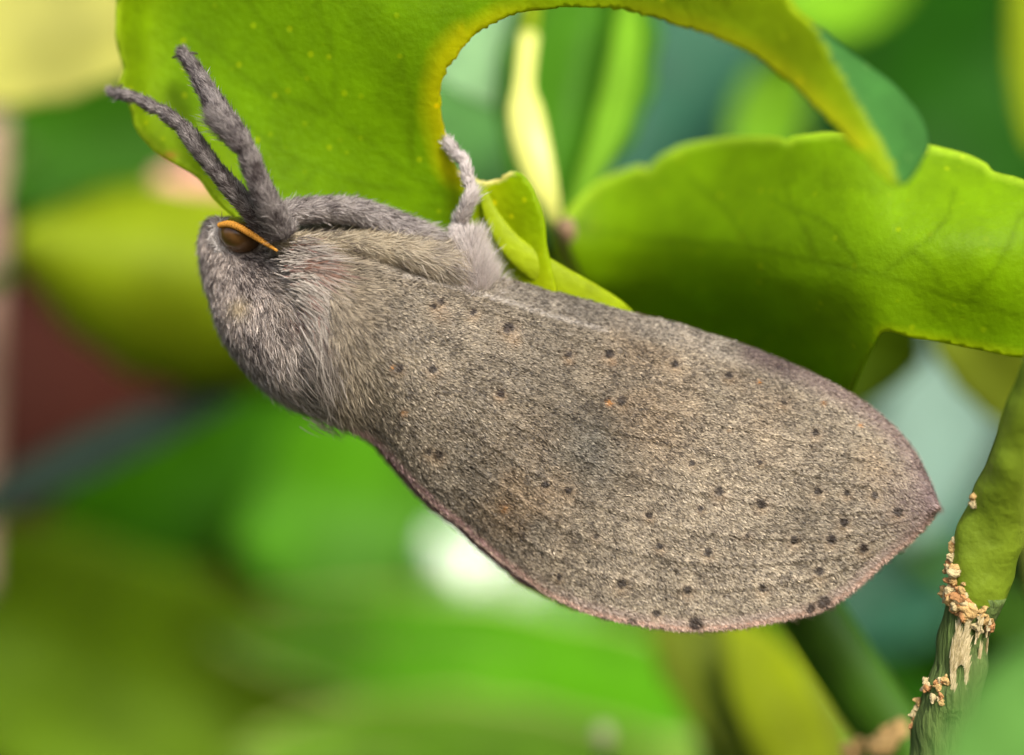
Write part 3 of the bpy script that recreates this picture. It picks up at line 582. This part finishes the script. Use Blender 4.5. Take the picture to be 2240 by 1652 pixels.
# ------------------------------------------------------------------ right-hand twig with crusted bark
def lumps(me_c, r, seed, n=20):
    r = r*.95; me = ellipsoid(me_c, (r, r*.6, r*1.25), 36, 26, rot=seed*1.3); V, _ = mesh_arrays(me); c = np.array(me_c); d = V-c
    V = c + d*(1+.7*vnoise(V, 1.1/r, seed)+.3*vnoise(V, 2.4/r, seed+1)+.12*vnoise(V, 6/r, seed+2))[:, None]; me.vertices.foreach_set('co', V.astype(np.float32).ravel()); me.update(); return me
M['bark'] = simple('streaked_green_bark', (0.10, 0.15, 0.035), 0.75, 0.3, 0.75, 9, 1.0, 0.05)
_n = M['bark'].node_tree; _mp = _n.nodes.new('ShaderNodeMapping'); _mp.inputs['Scale'].default_value = (3.2, 3.2, .45)
_n.links.new(_n.nodes['Texture Coordinate'].outputs['Object'], _mp.inputs[0]); _n.links.new(_mp.outputs[0], _n.nodes['Noise Texture'].inputs['Vector'])
M['stubskin'] = simple('green_stem_skin', (0.17, 0.25, 0.012), 0.55, 0.3, 0.4, 7, 0.6, 0.04)
gt = empty('crusted_twig', at(2010, 1700, .1), 'streaked brownish green twig with orange crust beside the wing tip', 'twig')
C = smooth_path([(2050, 1760, .25, 72), (2056, 1640, .2, 70), (2072, 1550, .15, 66), (2096, 1460, .12, 58), (2112, 1390, .1, 52), (2130, 1320, .08, 58), (2142, 1250, .05, 68), (2176, 1160, 0, 74), (2208, 1080, -.1, 70), (2258, 950, -.3, 68), (2310, 760, -.5, 70), (2340, 640, -.6, 68)], 80, 2)
kb = int(np.argmax(C[:, 1] < 1335))
for nm, sl, mt in (('bark', slice(0, kb+3), 'bark'), ('upper_stem', slice(kb, 80), 'stubskin')):
    Cs = C[sl]; me = tube(np.array([tuple(at(a, b, y)) for a, b, y, _ in Cs]), Cs[:, 3]/448, 18, .9); V, _ = mesh_arrays(me)
    V = V + .03*np.stack([vnoise(V, 7, 51), vnoise(V, 7, 52), 0*V[:, 0]], 1); me.vertices.foreach_set('co', V.astype(np.float32).ravel()); me.update()
    link(nm, me, M[mt], gt)
crumbs = [(2136, 1086, 10), (2132, 1104, 9), (2100, 1160, 7)]
for (x, y, sx, sy, k, r0, r1) in [(2082, 1192, 7, 10, 5, 7, 12), (2078, 1240, 6, 20, 8, 6, 12), (2086, 1290, 9, 18, 9, 8, 16), (2112, 1332, 16, 13, 12, 9, 18), (2142, 1352, 14, 12, 9, 8, 16), (2034, 1500, 14, 6, 7, 5, 9), (2066, 1492, 10, 5, 5, 5, 8), (2056, 1528, 8, 8, 5, 4, 8), (1995, 1570, 4, 20, 6, 4, 8), (2110, 1290, 14, 12, 4, 4, 8)]:
    for _ in range(k): crumbs.append((x+rng.normal(0, sx), y+rng.normal(0, sy), rng.uniform(r0, r1)))
for i, (x, y, r) in enumerate(crumbs):
    j = int(np.argmin(np.abs(C[:, 1]-y))); dx = np.clip((x-C[j, 0])/C[j, 3], -1, 1); Yc = C[j, 2]-.9*C[j, 3]/448*math.sqrt(1-dx*dx)      # seated on the bark
    link('crust', lumps(at(float(C[j, 0]+dx*C[j, 3]), y, Yc), r/448, 60+i), M[('crust', 'crust2', 'crust3')[i % 3]], gt)
n = 12000; i = rng.choice(np.where((C[:, 1] > 1350) & (C[:, 1] < 1560))[0], n); ang = rng.uniform(-2.4, .5, n); rad = C[i, 3]/448*1.0
P = np.array([tuple(at(C[j, 0]+math.cos(a)*0+0, C[j, 1]+rng.uniform(-9, 9), C[j, 2])) for j, a in zip(i, ang)]); N = np.stack([np.cos(ang), np.sin(ang), 0*ang], 1); N[:, 1] = -np.abs(N[:, 1]); N = unit(N)
P = P + N*rad[:, None]; k = N[:, 0] > -.55; P, N = P[k], N[k]; n = len(P); kk = (vnoise(P*np.array((1.0, 1.0, .16)), 46, 77) > 0.22) & (P[:, 2] > at(0, 1525)[2]); P, N = P[kk], N[kk]; n = len(P)
fur('bark_flakes', gt, P, N, np.array([(.25, 0, 1.0)]*n)+rng.normal(0, .12, (n, 3)), rng.uniform(.02, .06, n), rng.uniform(.006, .011, n), rng.uniform(.02, .15, n), np.zeros(n), mix(srgb(150, 135, 90), srgb(215, 200, 160), rng.random(n)), M['scale'], 2)

# ------------------------------------------------------------------ blurred neighbours
# behind the bite: winged petiole with its leaves
b = empty('winged_leaf_stalk', at(1215, 480, 1.9), 'pale yellow winged leaf stalk seen through the bitten hole', 'leaf stalk')
C = smooth_path([(1175, -120, 2.6, 22), (1163, 20, 2.4, 22), (1152, 120, 2.2, 23), (1146, 190, 2.0, 26), (1148, 240, 1.9, 44), (1160, 310, 1.8, 48), (1182, 390, 1.75, 40), (1205, 450, 1.75, 24), (1218, 500, 1.8, 15), (1260, 620, 2.0, 15), (1330, 800, 2.2, 16)], 60, 2)
link('stalk_wing', tube(np.array([tuple(at(a, bb, y)) for a, bb, y, _ in C[12:40]]), C[12:40, 3]/448*.98, 14, .35), M['winged'], b)
link('stalk', tube(np.array([tuple(at(a, bb, y+.05)) for a, bb, y, _ in C]), np.minimum(C[:, 3], 18)/448, 10), M['petiole'], b)
leaf(b, (1240, 480, 2.2), (1375, -120, 2.9), 75, -5, M['fresh2'], .3, .05, skew=-.28)
leaf(b, (1180, 500, 2.6), (1345, -180, 3.4), 330, 0, M['green2'], .5, .1, label='green leaf with a pale rim behind the bitten leaf', rib=None)
leaf(b, (1120, 240, 2.8), (900, -120, 3.2), 330, 25, M['mint'], .2, .1, label='pale mint leaf behind the bitten hole', rib=None)
leaf(b, (1230, 520, 4.2), (880, 60, 5.0), 420, 20, M['hole'], .2, .1, rib=None)
# upper background
b = branch('citrus_branch', [(2800, 300, 9.5), (2350, 470, 9.5), (1900, 500, 9.2), (1300, 700, 8)], .15, .12, M['stem'], 'blurred branch with dark and pale leaves behind the scalloped leaf')
leaf(b, (1300, 420, 7.5), (1750, 0, 8.5), 560, 20, M['teal'], .15, .1)
leaf(b, (1640, 420, 6.2), (1740, 60, 6.8), 170, 25, M['fresh2'], .2, .1)
leaf(b, (1620, 60, 6.5), (2000, -60, 7), 260, 35, M['fresh2'], .2, .1)
leaf(b, (1850, 420, 8), (2350, -80, 9), 620, 0, M['dark'], .2, .1)
leaf(b, (2275, 330, 6), (2262, -150, 6), 110, 10, M['yellow'], .2, .1)
leaf(b, (1960, 460, 9.5), (2300, 40, 10), 420, 10, M['dark'], .2, .1)
# left side
b = branch('citrus_branch', [(-420, 260, 5.5), (-150, 160, 4.8), (-60, 130, 4.3)], .12, .08, M['stem'], 'blurred sprig with a pale yellow leaf beside the bitten leaf')
leaf(b, (-260, 130, 4.2), (420, 40, 4.6), 340, 25, M['paleyellow'], .15, .08, label='pale yellow blurred leaf')
b = branch('citrus_branch', [(-400, 420, 8.5), (-100, 360, 7.5), (60, 330, 7)], .12, .08, M['stem'], 'blurred sprig with one deep green leaf behind the forelegs')
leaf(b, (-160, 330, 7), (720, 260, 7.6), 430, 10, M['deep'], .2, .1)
b = branch('citrus_branch', [(-320, 700, 6.5), (-100, 640, 5.5), (10, 600, 5)], .1, .07, M['stem'], 'blurred sprig with a cupped yellow green leaf facing the moth head')
leaf(b, (30, 520, 4.8), (900, 700, 5.0), 470, 5, M['lime'], 0, .06, label='cupped yellow green leaf with a bright upper edge', cup=.9)
b = branch('citrus_branch', [(-420, 1350, 6), (-220, 1230, 5.6), (-120, 1160, 5.3)], .1, .06, M['stem'], 'blurred sprig with a narrow grey green leaf beneath the pot')
leaf(b, (60, 1330, 8.5), (620, 860, 8.5), 330, 0, M['deep'], .2, .1, label='deep green leaf added to darken the gap')  # leaf added so its dark colour fills the gap
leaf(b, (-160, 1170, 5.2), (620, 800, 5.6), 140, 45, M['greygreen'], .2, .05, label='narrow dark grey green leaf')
# bottom
b = branch('citrus_branch', [(-700, 1500, 4.5), (-450, 1350, 4), (-350, 1300, 3.6)], .14, .1, M['stem'], 'blurred sprig with the largest olive green leaf below the moth head')
leaf(b, (-450, 1200, 8.0), (1250, 1930, 8.2), 580, 18, M['olivelime'], .3, .06, label='large olive green leaf')
b = branch('citrus_branch', [(150, 1900, 9.6), (300, 1500, 9.4), (440, 1060, 9.2)], .15, .1, M['stem'], 'blurred sprig with glossy deep green leaves behind the wing')
leaf(b, (430, 1050, 9.2), (1350, 1230, 9.2), 520, 20, M['green'], .2, .1, rib='midrib', ribr=.02)
leaf(b, (925, 1160, 8.6), (1370, 1450, 8.6), 350, 22, M['glaze'], .1, .2, cup=.3, rib=None)
leaf(b, (420, 1360, 8.2), (2000, 1580, 7.8), 330, 40, M['green'], .2, .08, cup=.2, rib='midrib', rim=.035)
b = branch('citrus_branch', [(350, 2000, 7.4), (480, 1800, 7.2), (560, 1660, 7.0)], .12, .08, M['stem'], 'blurred sprig with a bright light green leaf under the wing')
leaf(b, (500, 1650, 7.0), (1600, 1690, 7.0), 280, 35, M['fresh2'], .2, .08, rib='midrib', rim=.03)
b = branch('citrus_branch', [(1500, 1950, 4.6), (1560, 1700, 4.4), (1520, 1500, 4.2)], .1, .08, M['stem'], 'blurred sprig with a yellow leaf beneath the wing edge')
leaf(b, (1430, 1330, 4.4), (1900, 1800, 3.8), 300, 25, M['olive'], .3, .08)
leaf(b, (1600, 1340, 3.9), (1830, 1850, 3.6), 190, 20, M['yellow'], .3, .08)
b = empty('green_stem', at(2030, 1700, 2.6), 'thick dark green stem slanting below the wing tip with one orange knob', 'stem')
twig('shoot', b, [(1690, 1200, 1.4), (1800, 1380, 1.5), (1900, 1530, 1.6), (2030, 1720, 1.7), (2150, 1900, 1.8)], .17, .2, M['stem'])
link('knob', lumps(at(1945, 1612, 1.25), .075, 91), M['crust'], b); link('knob', lumps(at(1870, 1640, 1.35), .05, 92), M['crust'], b)
# right side background
b = branch('citrus_branch', [(2500, 1500, 9.5), (2200, 1350, 9), (2000, 1200, 8.5)], .15, .1, M['stem'], 'blurred sprig with a blue green leaf and one coloured like reflected sky behind the wing tip')
leaf(b, (1980, 1180, 8.6), (2120, 700, 9.4), 280, 25, M['sky_tint'], .2, .1)
leaf(b, (1820, 1420, 8.6), (2150, 1080, 9), 300, 20, M['teal'], .2, .1)
b = branch('citrus_branch', [(1500, 1100, 3.6), (1650, 950, 3.5), (1790, 760, 3.4)], .08, .06, M['stem'], 'blurred sprig with olive leaves between wing and scalloped leaf')
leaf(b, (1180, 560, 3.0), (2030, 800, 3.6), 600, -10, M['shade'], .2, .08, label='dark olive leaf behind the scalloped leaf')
leaf(b, (1700, 1000, 4.4), (1800, 560, 4.4), 150, 0, M['olive'], .2, .08, label='narrow olive leaf behind the wing')
leaf(b, (2020, 620, 3.0), (2320, 980, 3.4), 180, 0, M['olive'], .2, .08)
# out of focus in front, bottom right
b = branch('citrus_branch', [(2500, 1250, -1.5), (2420, 1320, -1.6), (2300, 1450, -1.7)], .06, .05, M['stem'], 'blurred near sprig overlapping the crusted twig')
leaf(b, (2380, 1500, -2.2), (2300, 900, -1.8), 200, 5, M['olive'], .25, .06, rib=None, label='olive leaf overlapping the crusted twig')
leaf(b, (2480, 1400, -3.4), (2080, 1960, -3.2), 440, 20, M['fresh'], .2, .06, label='pale green leaf nearest the crusted twig')
# pot, stake and petal in the left background
def lathe(c, prof, n=48):
    th = np.linspace(0, 2*np.pi, n, endpoint=False); V = np.array([[(c[0]+r*math.cos(t), c[1]+r*math.sin(t), c[2]+z) for t in th] for r, z in prof]).reshape(-1, 3)
    return npmesh('lathe', V, [(i*n+j, i*n+(j+1) % n, (i+1)*n+(j+1) % n, (i+1)*n+j) for i in range(len(prof)-1) for j in range(n)])
pc = at(-330, 1250, 14); pot = empty('terracotta_pot', pc, 'dark terracotta flower pot blurred behind the left leaves', 'pot')
link('pot_wall', lathe(pc, [(.2, -3.2), (3.0, -3.2), (4.4, 4.6), (4.1, 4.6), (2.8, -2.8), (.2, -2.8)]), M['terracotta'], pot)
link('pot_rim', lathe(pc, [(4.35, 3.4), (4.85, 3.4), (4.95, 5.2), (4.15, 5.2), (4.1, 3.4)]), M['terracotta'], pot)
e = empty('garden_stake', at(5, 900, 7), 'pale weathered stake standing at the edge of the cupped leaf', 'stake')
twig('pole', e, [(-75, 1300, 7.0), (-54, 820, 7.0), (-38, 300, 7.0), (-36, 250, 7.0)], .17, .16, M['stake'])
pk = at(428, 440, 5.5); e = empty('pink_flower', pk, 'small blurred pink flower behind the moth head', 'flower')
for k in range(5):
    a = k*2*math.pi/5; link('petal', ellipsoid(pk+Vector((math.cos(a)*.16, -.02*k, math.sin(a)*.13)), (.18, .06, .12), 14, 10, rot=a), M['pink'], e)
twig('flower_stalk', e, [(446, 448, 5.65), (500, 560, 5.8), (560, 800, 6.1)], .03, .03, M['stem'])
e = empty('flower_bud', at(1320, 1610, 3.4), 'small round pale flower bud below the wing', 'bud'); link('bud', ellipsoid(at(1320, 1610, 3.4), (.06, .06, .07)), M['bud'], e); twig('bud_stalk', e, [(1320, 1615, 3.42), (1325, 1700, 3.5), (1300, 1900, 3.6)], .03, .03, M['stem'])
